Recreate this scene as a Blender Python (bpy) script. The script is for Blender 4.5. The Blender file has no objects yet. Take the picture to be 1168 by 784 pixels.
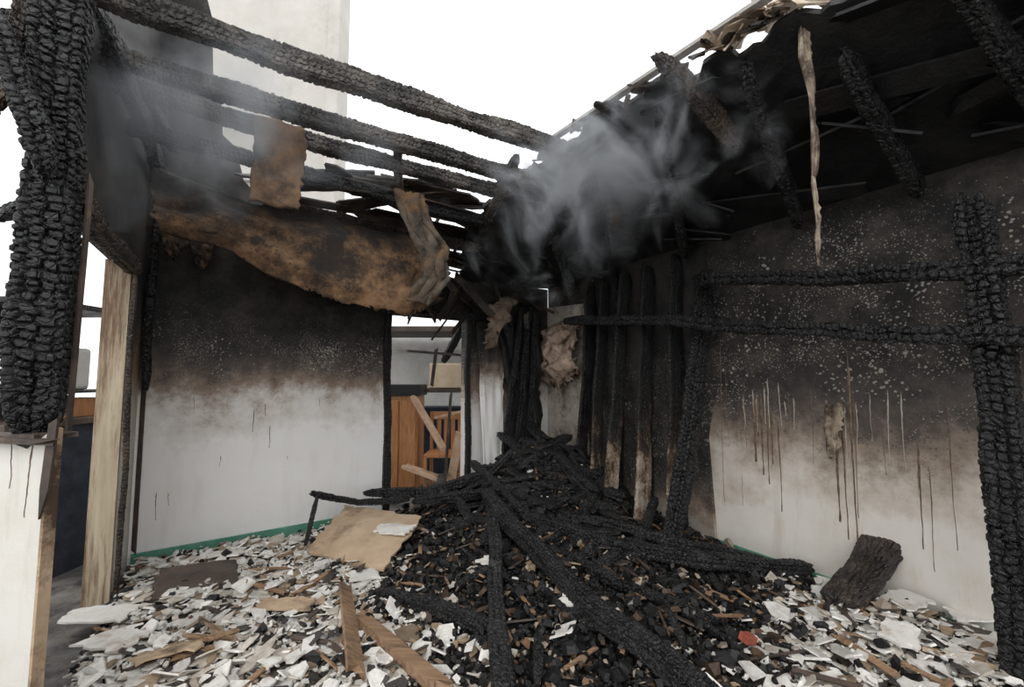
import bpy, math, random
import numpy as np
from mathutils import Vector, Matrix, Euler
random.seed(7); np.random.seed(7)
R=random.random
U=random.uniform
sc=bpy.context.scene
try:
    sc.view_settings.view_transform='Standard'
except Exception: pass

# ------------------------------------------------------------ node helpers
class M:
    def __init__(s,name):
        s.m=bpy.data.materials.new(name); s.m.use_nodes=True
        s.nt=s.m.node_tree; s.b=s.nt.nodes['Principled BSDF']
        s.tc=s.nt.nodes.new('ShaderNodeTexCoord')
    def n(s,t,**k):
        nd=s.nt.nodes.new(t)
        for a,v in k.items():
            setattr(nd,a,v)
        return nd
    def l(s,a,b): s.nt.links.new(a,b)
    def mapping(s,scale=(1,1,1),src='Object',rot=(0,0,0)):
        mp=s.n('ShaderNodeMapping'); mp.inputs['Scale'].default_value=scale; mp.inputs['Rotation'].default_value=rot
        s.l(s.tc.outputs[src],mp.inputs[0]); return mp.outputs[0]
    def noise(s,vec,scale,detail=6,rough=.6,dist=0):
        nd=s.n('ShaderNodeTexNoise'); nd.inputs['Scale'].default_value=scale
        nd.inputs['Detail'].default_value=detail; nd.inputs['Roughness'].default_value=rough
        nd.inputs['Distortion'].default_value=dist
        s.l(vec,nd.inputs['Vector']); return nd.outputs['Fac']
    def voro(s,vec,scale,out='Distance',feature='F1',rnd=1):
        nd=s.n('ShaderNodeTexVoronoi'); nd.feature=feature; nd.inputs['Scale'].default_value=scale
        nd.inputs['Randomness'].default_value=rnd
        s.l(vec,nd.inputs['Vector']); return nd.outputs[out]
    def math(s,op,a,b=None,c=None,clamp=False):
        nd=s.n('ShaderNodeMath'); nd.operation=op; nd.use_clamp=clamp
        for i,v in enumerate((a,b,c)):
            if v is None: continue
            if isinstance(v,(int,float)): nd.inputs[i].default_value=v
            else: s.l(v,nd.inputs[i])
        return nd.outputs[0]
    def ramp(s,fac,stops,interp='LINEAR'):
        nd=s.n('ShaderNodeValToRGB'); cr=nd.color_ramp; cr.interpolation=interp
        while len(cr.elements)<len(stops): cr.elements.new(.5)
        for e,(p,c) in zip(cr.elements,stops):
            e.position=p; e.color=c if len(c)==4 else (*c,1)
        s.l(fac,nd.inputs[0]); return nd.outputs[0]
    def rng(s,v,a,b,c=0,d=1):
        nd=s.n('ShaderNodeMapRange'); nd.inputs[1].default_value=a; nd.inputs[2].default_value=b
        nd.inputs[3].default_value=c; nd.inputs[4].default_value=d
        s.l(v,nd.inputs[0]); return nd.outputs[0]
    def mix(s,f,a,b,mode='MIX'):
        nd=s.n('ShaderNodeMix'); nd.data_type='RGBA'; nd.blend_type=mode
        for sock,v in ((nd.inputs[0],f),(nd.inputs[6],a),(nd.inputs[7],b)):
            if isinstance(v,(int,float)): sock.default_value=v
            elif isinstance(v,tuple): sock.default_value=v if len(v)==4 else (*v,1)
            else: s.l(v,sock)
        return nd.outputs[2]
    def sep(s,vec):
        nd=s.n('ShaderNodeSeparateXYZ'); s.l(vec,nd.inputs[0]); return nd.outputs
    def col(s,c):
        if isinstance(c,tuple): s.b.inputs['Base Color'].default_value=(*c,1)
        else: s.l(c,s.b.inputs['Base Color'])
    def rough(s,v):
        if isinstance(v,(int,float)): s.b.inputs['Roughness'].default_value=v
        else: s.l(v,s.b.inputs['Roughness'])
    def bump(s,h,strength=.5,dist=.01):
        nd=s.n('ShaderNodeBump'); nd.inputs['Strength'].default_value=strength
        nd.inputs['Distance'].default_value=dist
        s.l(h,nd.inputs['Height']); s.l(nd.outputs[0],s.b.inputs['Normal'])

def mat_char(name,dark=(.004,.004,.0045),lite=(.018,.017,.017),ash=(.16,.155,.15),ashamt=.62,rough=.40,scale=34,spec=.36):
    m=M(name); v=m.mapping()
    n1=m.noise(v,9,8,.65); n2=m.noise(v,60,4,.6)
    c=m.ramp(n1,[(.35,dark),(.62,lite)])
    a=m.ramp(m.noise(v,3.5,5,.7),[(ashamt,(0,0,0)),(ashamt+.16,(1,1,1))])
    c=m.mix(m.math('MULTIPLY',a,n2),c,ash)
    m.col(c); m.rough(m.rng(n1,.3,.7,rough-.12,rough+.25))
    m.b.inputs['Specular IOR Level'].default_value=spec
    cr=m.voro(v,scale,'Distance','DISTANCE_TO_EDGE')
    h=m.math('ADD',m.math('MULTIPLY',m.math('MINIMUM',cr,.12),5.0),m.math('MULTIPLY',n2,.6))
    m.bump(h,.6,.01)
    return m.m

def mat_soot(name,z0,z1,white=(.70,.67,.63),dots=22,dotmax=2.5,dotc=(.38,.345,.30),tilt=0.0,brown=(.17,.125,.095),wob=1.2,grime=1.0,mott=.6,dotlo=.15,dotamt=1.0):
    """painted board wall: clean below z0, soot-black above z1, heat blisters in the soot"""
    m=M(name); o=m.tc.outputs['Object']; xyz=m.sep(o)
    v=m.mapping((1,0,1))
    n=m.noise(v,1.3,7,.62); nf=m.noise(v,9,8,.75)
    z=m.math('ADD',xyz[2],m.math('MULTIPLY',m.math('SUBTRACT',n,.5),wob))
    z=m.math('ADD',z,m.math('MULTIPLY',m.math('SUBTRACT',nf,.5),.6))
    z=m.math('ADD',z,m.math('MULTIPLY',xyz[0],tilt))
    t=m.rng(z,z0,z1)
    a,b,c3=white
    base=m.ramp(t,[(0,white),(.22,(a*.80,b*.76,c3*.73)),(.42,(brown[0]*1.5,brown[1]*1.5,brown[2]*1.5)),(.60,(brown[0]*.55,brown[1]*.55,brown[2]*.6)),(.80,(.028,.024,.022)),(1,(.010,.009,.009))])
    if grime:
        g=m.ramp(m.noise(v,2.6,8,.72),[(.42,(1,1,1)),(.58,(.93,.91,.88)),(.78,(.74,.69,.63))])
        base=m.mix(grime,base,g,'MULTIPLY')
        sm0=m.ramp(m.noise(m.mapping((5,0,.8)),1.6,5,.65),[(.52,(1,1,1)),(.75,(.80,.75,.68))])
        base=m.mix(grime,base,sm0,'MULTIPLY')
    sp=m.voro(v,34); nsp=m.noise(v,9,2)
    base=m.mix(m.math('MULTIPLY',m.math('LESS_THAN',sp,m.rng(nsp,.62,.75,0,.16)),.6),base,(.10,.07,.05))
    ds=m.voro(m.mapping((1,0,1),rot=(0,.7,0)),dots*2.2)
    dth=m.math('MULTIPLY',m.rng(t,.02,.6,0,.42),m.rng(m.noise(v,12,3),.35,.65,.3,1.1))
    base=m.mix(m.math('MULTIPLY',m.rng(m.math('SUBTRACT',dth,ds),0,.08),.6),base,(.045,.035,.028))
    mot=m.ramp(m.noise(v,3.5,10,.78),[(.44,(0,0,0)),(.66,(1,1,1))])
    up=m.rng(z,z1-.35,z1-.05)
    base=m.mix(m.math('MULTIPLY',m.math('MULTIPLY',mot,up),mott),base,(.095,.078,.064))
    band=m.math('MULTIPLY',m.rng(z,z0+dotlo*(z1-z0),z0+(dotlo+.45)*(z1-z0)),m.rng(m.math('ADD',xyz[2],m.math('MULTIPLY',n,.4)),dotmax+.2,dotmax-.35))
    tot=None
    for sc2,sd,lo,hi,mx,fac in ((dots,2.3,.42,.66,.38,.85),(dots*1.9,1.9,.36,.60,.40,.75),(dots*3.2,2.8,.36,.58,.40,.65)):
        d=m.voro(m.mapping((1,0,1)),sc2)
        nm=m.noise(m.mapping((1,.0,1),rot=(0,sd,0)),sd,3,.6)
        jit=m.rng(m.noise(v,sc2*1.1,1),.3,.7,.5,1.25)
        thr=m.math('MULTIPLY',m.math('MULTIPLY',m.rng(nm,lo,hi,.0,mx*dotamt),band),jit)
        dot=m.rng(m.math('SUBTRACT',thr,d),0,.06)
        base=m.mix(m.math('MULTIPLY',dot,fac),base,dotc)
        tot=dot if tot is None else m.math('ADD',tot,dot)
    m.col(base); m.rough(m.rng(t,0,1,.55,.8))
    m.bump(m.math('ADD',m.math('MULTIPLY',tot,.6),nf),.4,.006)
    return m.m

def mat_simple(name,c1,c2,scale=6,rough=.7,bump=.3,stretch=(1,1,1),c3=None,th=.6):
    m=M(name); v=m.mapping(stretch)
    n=m.noise(v,scale,8,.65)
    c=m.ramp(n,[(.35,c1),(.65,c2)])
    if c3:
        k=m.ramp(m.noise(v,scale*.45,7,.75),[(th-.03,(0,0,0)),(th+.10,(1,1,1))])
        c=m.mix(k,c,c3)
    m.col(c); m.rough(rough); m.bump(m.noise(v,scale*6,5,.6),bump,.006)
    return m.m

CH=mat_char('char_alligatored')
CHG=mat_char('char_ashy',dark=(.010,.009,.0085),lite=(.050,.045,.041),ash=(.22,.19,.165),ashamt=.46,rough=.6)
CHB=mat_char('char_brownish',dark=(.008,.006,.005),lite=(.045,.032,.024),ash=(.15,.10,.065),ashamt=.5,scale=40)
SOOTL=mat_soot('sooted_wall_paint',.86,1.86,white=(.80,.78,.76),dotmax=2.2,dots=30,wob=1.1,grime=.35)
SOOTR=mat_soot('sooted_wall_paint_dripping',.50,1.60,white=(.68,.635,.58),dots=20,dotmax=2.75,brown=(.18,.14,.11),wob=1.2,grime=.9,mott=.8,dotlo=.32,dotamt=.92)
SOOTS=mat_soot('sooted_side_paint',.9,2.1,white=(.62,.58,.52),dotmax=2.4,brown=(.24,.16,.09))
SOOTN=mat_soot('near_panel_paint',1.12,1.6,white=(.68,.65,.60),dotmax=1.1,brown=(.2,.14,.09),wob=.3)
SOOTB=mat_soot('scorched_corner_board',.0,.75,white=(.45,.42,.38),dotmax=2.0,dotc=(.2,.18,.15))
TAN=mat_simple('scorched_hardboard',(.34,.23,.14),(.50,.37,.25),5,.75,c3=(.07,.04,.025),th=.54)
WOOD=mat_simple('weathered_timber',(.16,.09,.05),(.34,.21,.12),4,.65,stretch=(1,9,9),c3=(.04,.025,.018),th=.54)
DKB=mat_simple('burnt_board',(.03,.022,.018),(.09,.06,.045),6,.6,c3=(.20,.13,.085),th=.62)
BRB=mat_simple('brown_scorched_board',(.07,.036,.018),(.25,.14,.07),7,.75,c3=(.016,.012,.01),th=.54)
GREEN=mat_simple('green_skirting_paint',(.07,.22,.15),(.12,.32,.22),8,.5)
ORG=mat_simple('orange_brown_timber',(.30,.12,.045),(.48,.22,.08),5,.5,stretch=(8,8,1))
PALE=mat_simple('pale_wall_paint',(.50,.49,.47),(.66,.65,.62),3,.8)
BLD=mat_simple('cream_render',(.43,.40,.36),(.52,.49,.45),1.2,.85,c3=(.36,.33,.29),th=.6)
GREY=mat_simple('weathered_fascia',(.25,.23,.21),(.45,.42,.39),8,.7)
NAVY=mat_simple('dark_fabric',(.01,.012,.02),(.03,.04,.06),8,.8)
PINK=mat_simple('insulation_wool',(.34,.23,.17),(.55,.42,.33),12,.95,bump=1.0,c3=(.07,.045,.03),th=.50)
GRND=mat_simple('outside_ground',(.20,.19,.18),(.32,.31,.29),3,.9)
SLAB=mat_simple('plaster_slab',(.58,.54,.49),(.74,.71,.67),7,.8,c3=(.40,.32,.25),th=.58)
DRIPD=mat_simple('dried_tar_run',(.06,.036,.022),(.20,.125,.07),20,.35)
DRIPW=mat_simple('washed_paint_run',(.32,.28,.22),(.48,.43,.36),20,.5)

def mat_sheet():
    m=M('scorched_ceiling_board'); v=m.mapping()
    n=m.noise(v,3.6,9,.7)
    c=m.ramp(n,[(.34,(.018,.012,.009)),(.45,(.10,.055,.028)),(.56,(.25,.14,.07)),(.74,(.40,.25,.135))])
    d=m.voro(v,28); k=m.rng(m.math('SUBTRACT',m.rng(m.noise(v,3,3),.42,.66,0,.36),d),0,.05)
    c=m.mix(m.math('MULTIPLY',k,.7),c,(.02,.014,.01))
    e=m.ramp(m.noise(v,1.9,9,.78),[(.51,(0,0,0)),(.61,(1,1,1))])
    c=m.mix(m.math('MULTIPLY',e,.9),c,(.014,.011,.010))
    z=m.sep(m.tc.outputs['Object'])[2]
    zz=m.math('ADD',z,m.math('MULTIPLY',m.noise(v,5,6,.7),.5))
    c=m.mix(m.rng(zz,2.66,2.92,0,.93),c,(.012,.010,.010))
    m.col(c); m.rough(.8); m.bump(m.noise(v,22,6,.7),.9,.02); return m.m
SHEET=mat_sheet()

def mat_roof():
    m=M('burnt_roof_sheathing'); v=m.mapping()
    n=m.noise(v,5,7,.7)
    c=m.ramp(n,[(.4,(.005,.005,.006)),(.75,(.024,.022,.021))])
    k=m.ramp(m.noise(v,2.6,8,.78),[(.66,(0,0,0)),(.70,(1,1,1))])
    c=m.mix(m.math('MULTIPLY',k,.6),c,(.16,.09,.05))
    w=m.n('ShaderNodeTexWave'); w.inputs['Scale'].default_value=2.2; w.inputs['Distortion'].default_value=1.0
    m.l(m.mapping((1,1,0),rot=(0,0,.6)),w.inputs['Vector'])
    m.col(c); m.rough(.58)
    m.bump(m.math('ADD',n,m.math('MULTIPLY',w.outputs['Fac'],.4)),.8,.03); return m.m
ROOF=mat_roof()

def mat_slat():
    m=M('half_burnt_stud_board'); o=m.tc.outputs['Object']; v=m.mapping((2,2,1)); z=m.sep(o)[2]
    t=m.math('ADD',z,m.math('MULTIPLY',m.math('SUBTRACT',m.noise(v,3.4,9,.8),.5),3.4))
    c=m.ramp(m.rng(t,.2,1.7),[(.0,(.38,.33,.27)),(.18,(.22,.15,.095)),(.34,(.05,.032,.022)),(.5,(.012,.010,.009)),(1,(.006,.006,.006))])
    m.col(c); m.rough(.6); m.bump(m.math('MINIMUM',m.voro(m.mapping(),30,'Distance','DISTANCE_TO_EDGE'),.12),.9,.03); return m.m
SLATM=mat_slat()

def mat_attr(name,rough=.8,bump=.4):
    m=M(name); a=m.n('ShaderNodeAttribute'); a.attribute_name='Col'
    v=m.mapping(); n=m.noise(v,18,6,.7)
    c=m.mix(1.0,a.outputs['Color'],m.ramp(n,[(.3,(.60,.57,.53)),(.60,(1,1,1))]),'MULTIPLY')
    m.col(c); m.rough(rough); m.bump(m.noise(v,70,4,.6),bump,.006); return m.m
CHIPM=mat_attr('rubble_fragments'); CHARM=mat_attr('charcoal_fragments',.5,.8)
CHARM.node_tree.nodes['Principled BSDF'].inputs['Specular IOR Level'].default_value=.3

# ------------------------------------------------------------ mesh helpers
def obj(name,verts,faces,mat,smooth=False,cols=None,loc=None,rot=None,parent=None):
    me=bpy.data.meshes.new(name); me.from_pydata([tuple(map(float,v)) for v in verts],[],faces); me.update()
    if cols is not None:
        ca=me.color_attributes.new('Col','FLOAT_COLOR','POINT')
        ca.data.foreach_set('color',np.asarray(cols,dtype=np.float32).ravel())
    if smooth: me.polygons.foreach_set('use_smooth',[True]*len(me.polygons))
    ob=bpy.data.objects.new(name,me); sc.collection.objects.link(ob)
    if mat: me.materials.append(mat)
    if loc: ob.location=loc
    if rot: ob.rotation_euler=rot
    if parent: ob.parent=parent
    return ob
def empty(name,loc=(0,0,0)):
    e=bpy.data.objects.new(name,None); sc.collection.objects.link(e); e.location=loc; return e

def hsh(i,j,k):
    return np.abs(np.sin(i*12.9898+j*78.233+k*37.719)*43758.5453)%1
def beam_data(path,w,h,cell=.05,amp=.007,res=5,seed=0,wob=.01,taper=.25,twist=0,ragged=1.0,long=.8):
    """timber lofted along a path; surface broken into irregular charred blocks"""
    rs=np.random.RandomState(seed+11)
    P=np.array(path,float); seg=np.linalg.norm(np.diff(P,axis=0),axis=1); L=seg.sum()
    cum=np.concatenate([[0],np.cumsum(seg)])
    n=max(8,int(L/cell*res)); s=np.linspace(0,L,n)
    C=np.stack([np.interp(s,cum,P[:,k]) for k in range(3)],1)
    for k in range(3):
        C[:,k]+=wob*sum(np.sin(s*f+rs.uniform(0,6.28))*a for f,a in ((2.1,.8),(5.3,.4),(11,.2)))
    T=np.gradient(C,axis=0); T/=np.linalg.norm(T,axis=1)[:,None]
    up=np.array([0,0,1.]) if abs((P[-1]-P[0])[2])/L<.85 else np.array([.52,-.855,0.])
    X=np.cross(T,up); X/=np.linalg.norm(X,axis=1)[:,None]; Y=np.cross(X,T)
    per=2*(w+h); nc=max(4,int(round(per/cell))); m=nc*res
    q=np.arange(m)/m*per
    def rect(q):
        if q<w: return (-w/2+q,-h/2)
        q-=w
        if q<h: return (w/2,-h/2+q)
        q-=h
        if q<w: return (w/2-q,h/2)
        q-=w
        return (-w/2,h/2-q)
    pr=np.array([rect(a) for a in q]); px,py=pr[:,0],pr[:,1]
    nx=px/(w/2); ny=py/(h/2); pn=(np.abs(nx)**6+np.abs(ny)**6)**(1/6.); px=px/pn; py=py/pn
    rad=np.sqrt(px**2+py**2); dx=px/rad; dy=py/rad
    S,Q=np.meshgrid(s,np.arange(m),indexing='ij')
    b=Q/res; a=S/(cell*long)
    a=a+.25*np.sin(b*1.7+S*5)
    f1=np.full(a.shape,9.);f2=np.full(a.shape,9.);idv=np.zeros(a.shape)
    ia=np.floor(a);ib=np.floor(b)
    for da in (-1,0,1):
        for db in (-1,0,1):
            ci=ia+da;cj=(ib+db)%nc
            ox=.5+.75*(hsh(ci,cj,seed)-.5); oy=.5+.45*(hsh(ci,cj,seed+5)-.5)
            ddx=np.abs(a-(ia+da+ox)); ddy=np.abs(b-(ib+db+oy))
            d=(ddx**4+ddy**4)**.25
            hv=hsh(ci,cj,seed+9)
            c1=d<f1
            f2=np.where(c1,f1,np.minimum(f2,d)); idv=np.where(c1,hv,idv); f1=np.where(c1,d,f1)
    ed=np.clip((f2-f1)/.38,0,1); prof=1-(1-ed)**2.2
    disp=amp*(prof*1.7-1.3)+amp*1.0*(idv-.5)*prof
    low=np.sin(S*3.1+seed)*np.sin(Q/m*6.28*1+S*2.3+seed*2)
    disp-= np.clip(low-.5,0,1)*min(w,h)*.28
    disp+= min(w,h)*.06*np.sin(S*7+seed)*np.sin(S*2.9+seed*1.3)
    ends=np.minimum(S,L-S)/max(taper*.4,1e-3); tp=np.clip(ends,0,1)
    fac=.45+.55*np.sqrt(tp) if ragged else np.ones_like(tp)
    tw=twist*S/L
    ox=(px[None,:]*fac+dx[None,:]*disp); oy=(py[None,:]*fac+dy[None,:]*disp)
    ct,st=np.cos(tw),np.sin(tw); ox,oy=ox*ct-oy*st,ox*st+oy*ct
    V=C[:,None,:]+X[:,None,:]*ox[...,None]+Y[:,None,:]*oy[...,None]
    if ragged:
        rg=rs.uniform(-1,1,m); rg=np.convolve(np.concatenate([rg,rg[:3]]),np.ones(3)/3,'same')[:m]*min(w,h)*.5
        V[0]+=T[0]*rg[:,None]; V[-1]+=T[-1]*rg[:,None]
    V=V.reshape(-1,3)
    i=np.arange(n-1)[:,None]*m; j=np.arange(m)[None,:]; j2=(j+1)%m
    F=np.stack([i+j,i+j2,i+m+j2,i+m+j],-1).reshape(-1,4)
    faces=F.tolist(); faces.append(list(range(m))[::-1]); faces.append(list(range((n-1)*m,n*m)))
    return V,faces
def beam(name,path,w,h,mat=None,**k):
    V,F=beam_data(path,w,h,**k); return obj(name,V,F,mat or CH)
def joined(name,parts,mat):
    VV=[];FF=[];o=0
    for V,F in parts:
        VV.append(np.asarray(V)); FF+= [[a+o for a in f] for f in F]; o+=len(V)
    return obj(name,np.concatenate(VV),FF,mat)

def boxd(x0,x1,y0,y1,z0,z1):
    V=[(x0,y0,z0),(x1,y0,z0),(x1,y1,z0),(x0,y1,z0),(x0,y0,z1),(x1,y0,z1),(x1,y1,z1),(x0,y1,z1)]
    F=[[0,3,2,1],[4,5,6,7],[0,1,5,4],[1,2,6,5],[2,3,7,6],[3,0,4,7]]
    return V,F
def bevel(ob,w=.006,seg=2):
    b=ob.modifiers.new('bevel','BEVEL'); b.width=w; b.segments=seg; b.limit_method='ANGLE'; return ob
def extr(polys,t0,t1):
    V=[];F=[]
    for poly in polys:
        o=len(V); n=len(poly)
        V+=[(s,t0,z) for s,z in poly]+[(s,t1,z) for s,z in poly]
        F.append([o+i for i in range(n)]); F.append([o+n+i for i in range(n)][::-1])
        for i in range(n):
            j=(i+1)%n; F.append([o+i,o+n+i,o+n+j,o+j])
    return V,F
def sheet(name,rows,mat,nu=60,nv=24,noise=.015,rag=.06,thick=.012,seed=0,holes=0):
    rs=np.random.RandomState(seed+3)
    G=np.array(rows,float); r,c,_=G.shape
    def interp(A,n,axis):
        k=A.shape[axis]; t=np.linspace(0,k-1,n); i=np.clip(np.floor(t).astype(int),0,k-2); f=t-i; 
        f=f*f*(3-2*f)*.5+f*.5
        a=np.take(A,i,axis); b=np.take(A,i+1,axis)
        sh=[1]*A.ndim; sh[axis]=n; f=f.reshape(sh); return a*(1-f)+b*f
    H=interp(interp(G,nv,0),nu,1)
    uu=np.linspace(0,1,nu)[None,:]; vv=np.linspace(0,1,nv)[:,None]
    for _ in range(7):
        f1,f2=rs.uniform(3,26,2); d=rs.normal(0,1,3); d/=np.linalg.norm(d)
        H+=(np.sin(uu*f1+rs.uniform(0,6))*np.sin(vv*f2+rs.uniform(0,6)))[...,None]*d*noise*.6
    e=rs.uniform(-1,1,nu); e2=np.interp(np.arange(nu),np.arange(0,nu,5),rs.uniform(-1,1,len(range(0,nu,5))))
    dv=(H[-1]-H[-3]); ln=np.linalg.norm(dv,axis=1)[:,None]+1e-6
    H[-1]+=dv/ln*((.4*e+e2)*rag)[:,None]; H[0]-=dv/ln*((.4*e[::-1]+e2[::-1])*rag)[:,None]
    e=rs.uniform(-1,1,nv); du=(H[:,-1]-H[:,-3]); ln=np.linalg.norm(du,axis=1)[:,None]+1e-6
    H[:,-1]+=du/ln*(e*rag*.7)[:,None]
    V=H.reshape(-1,3); F=[]
    for i in range(nv-1):
        for j in range(nu-1):
            if holes and rs.rand()<holes and (i<2 or i>nv-4 or j<2 or j>nu-4): continue
            F.append([i*nu+j,i*nu+j+1,(i+1)*nu+j+1,(i+1)*nu+j])
    ob=obj(name,V,F,mat,smooth=True); s=ob.modifiers.new('solid','SOLIDIFY'); s.thickness=thick; return ob
def plank_data(p0,p1,w,t,roll=0,n=14,jag=.03,seed=0):
    rs=np.random.RandomState(seed+5)
    p0=np.array(p0,float);p1=np.array(p1,float);T=p1-p0;L=np.linalg.norm(T);T/=L
    up=np.array([0,0,1.]) if abs(T[2])<.9 else np.array([0,1.,0])
    X=np.cross(T,up);X/=np.linalg.norm(X);Y=np.cross(X,T)
    X,Y=X*math.cos(roll)+Y*math.sin(roll),Y*math.cos(roll)-X*math.sin(roll)
    V=[];F=[]; prof=[(-.5,-.5),(-.17,-.5),(.17,-.5),(.5,-.5),(.5,.5),(.17,.5),(-.17,.5),(-.5,.5)]
    e0=rs.uniform(-1,1,8)*jag; e1=rs.uniform(-1,1,8)*jag
    for a,b in ((0,7),(1,6),(2,5),(3,4)): e0[b]=e0[a]+rs.uniform(-.1,.1)*jag; e1[b]=e1[a]
    for i in range(n):
        c=p0+T*L*i/(n-1); ww=w*(1+rs.uniform(-.05,.05))
        for k,(a,b) in enumerate(prof):
            v=c+X*a*ww+Y*b*t
            if i==0: v=v+T*e0[k]
            if i==n-1: v=v+T*e1[k]
            V.append(v)
    for i in range(n-1):
        for k in range(8): F.append([i*8+k,i*8+(k+1)%8,(i+1)*8+(k+1)%8,(i+1)*8+k])
    F.append(list(range(8))[::-1]); F.append([ (n-1)*8+k for k in range(8)])
    return V,F
def plank(name,p0,p1,w,t,mat,**k):
    V,F=plank_data(p0,p1,w,t,**k); return obj(name,V,F,mat)
def quad_board(name,corners,t,mat,n=14,seed=0,jag=.02,sag=.02):
    rs=np.random.RandomState(seed); c=[np.array(a,float) for a in corners]
    V=[];F=[]
    for i in range(n):
        for j in range(n):
            a=i/(n-1);b=j/(n-1)
            p=c[0]*(1-a)*(1-b)+c[1]*a*(1-b)+c[2]*a*b+c[3]*(1-a)*b
            if i in(0,n-1) or j in(0,n-1): p=p+rs.uniform(-1,1,3)*jag*np.array([1,1,.2])
            p[2]+=math.sin(a*3.1)*math.sin(b*3.1)*sag
            V.append(p)
    for i in range(n-1):
        for j in range(n-1): F.append([i*n+j,i*n+j+1,(i+1)*n+j+1,(i+1)*n+j])
    ob=obj(name,V,F,mat); s=ob.modifiers.new('solid','SOLIDIFY'); s.thickness=t; s.offset=0; return ob
def drips(name,items,mat,loc,rot):
    """runs of dried liquid standing 1-2 mm proud of a wall: (s, z_top, z_bottom, width)"""
    V=[];F=[]
    for s,zt,zb,w in items:
        n=18;o=len(V);dx=0
        for i in range(n):
            t=i/(n-1); ww=w*(math.sin(min(1,t*5)*1.57))*(1-.75*t)*(.75+.5*R()); dx+=U(-.0022,.0022)
            if i>=n-2: ww=w*.55
            z=zt+(zb-zt)*t
            V+=[(s+dx-ww/2,-.0005,z),(s+dx,-.0022,z),(s+dx+ww/2,-.0005,z)]
        for i in range(n-1):
            a=o+i*3; F+=[[a,a+3,a+4,a+1],[a+1,a+4,a+5,a+2]]
    return obj(name,V,F,mat,loc=loc,rot=rot)

# ------------------------------------------------------------ room shell
AL=math.atan2(.577,.817)
AR=math.atan2(-.855,.519)
LW=Vector((-2.86,3.37,0)); RW=Vector((.476,5.727,0))
def LP(s,off,z):
    return (LW.x+.817*s+.577*off, LW.y+.577*s-.817*off, z)
def RP(s,off,z):
    return (RW.x+.519*s-.855*off, RW.y-.855*s-.519*off, z)

fl=obj('floor',*boxd(-3.3,4.2,-.5,6.6,-.1,0),mat_simple('ashy_screed',(.06,.055,.05),(.20,.18,.16),4,.9,c3=(.03,.03,.03),th=.5))
gd=obj('ground',*boxd(-14,14,-8,20,-.25,-.1),GRND)

V,F=extr([[(0,0),(1.96,0),(1.96,2.05),(2.85,2.05),(2.85,0),(4.08,0),(4.08,2.55),(2.85,2.52),(1.96,2.55),(1.5,2.62),(1.02,2.76),(.9,2.93),(.74,3.0),(.62,3.12),(.55,3.4),(.45,3.48),(.42,3.9),(.36,4.0),(.33,4.5),(.25,4.8),(0,4.8)]],0,.10)
wl=obj('wall_left',V,F,SOOTL,loc=tuple(LW),rot=(0,0,AL))
V,F=extr([[(0,0),(7.2,0),(7.2,2.66),(0,2.66)]],0,.10)
wr=obj('wall_right',V,F,SOOTR,loc=tuple(RW),rot=(0,0,AR))
SA=math.atan2(1.62,-1.01); SW=(-1.85,1.75,0)
V,F=extr([[(0,2.16),(1.31,2.16),(1.31,0),(1.909,0),(1.909,4.8),(0,4.8)]],-.001,.10)
ws=obj('wall_side',V,F,SOOTS,loc=SW,rot=(0,0,SA))
V,F=extr([[(0.02,0),(1.9,0),(1.9,.085),(.02,.08)]],-.02,-.002)
obj('baseboard_left',V,F,GREEN,loc=tuple(LW),rot=(0,0,AL))
V,F=extr([[(2.2,0),(7,0),(7,.07),(2.2,.07)]],-.02,-.002)
obj('baseboard_right',V,F,GREEN,loc=tuple(RW),rot=(0,0,AR))
dl=[(.78,1.12,.93,.009),(.86,1.16,1.06,.007),(.90,.98,.78,.009),(.55,.75,.66,.006),(.15,.52,.30,.007),(.22,.50,.40,.005),(1.3,1.2,1.12,.005),(1.05,.7,.66,.005),(.35,1.25,1.1,.005)]
drips('soot_runs',dl,DRIPD,tuple(LW),(0,0,AL))
dr=[(2.43,1.76,.38,.009),(2.47,1.5,1.0,.005),(2.62,1.3,.85,.010),(2.70,1.28,.75,.036),(2.725,1.25,.95,.026),(2.75,1.26,.66,.024),(2.79,1.22,.60,.016),(2.83,1.15,.75,.022),(2.87,1.1,.42,.014),(2.95,1.3,1.0,.006),
    (3.10,1.35,.8,.006),(3.24,1.15,.45,.024),(3.28,1.2,.35,.016),(3.33,1.57,.28,.017),(3.35,1.3,.5,.009),(3.49,1.2,.8,.006),(3.655,1.04,.41,.012),(3.70,.9,.3,.007),(3.79,1.3,.45,.007),(4.0,.9,.3,.008),(4.15,1.2,.5,.009)]
for i in range(8): 
    s=U(2.4,4.4); z=U(.6,1.1); dr.append((s,z,z-U(.1,.3),U(.003,.005)))
drips('soot_runs',dr,DRIPD,tuple(RW),(0,0,AR))
dw=[(2.62+i*.05+U(-.02,.02),U(1.2,1.4),U(.95,1.15),U(.008,.016)) for i in range(8)]+[(3.3+i*.07+U(-.02,.02),U(1.2,1.35),U(.8,1.1),U(.004,.010)) for i in range(5)]
drips('paint_runs',dw,DRIPW,tuple(RW),(0,0,AR))
sheet('torn_wall_lining',[[RP(3.20,.012,1.22),RP(3.30,.012,1.25)],[RP(3.19,.04,1.05),RP(3.28,.03,1.05)],[RP(3.22,.07,.85),RP(3.25,.05,.86)]],mat_simple('torn_lining_paper',(.12,.08,.05),(.42,.34,.25),14,.8,c3=(.05,.03,.02),th=.5),nu=10,nv=20,noise=.01,rag=.04,thick=.003,seed=77)

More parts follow.
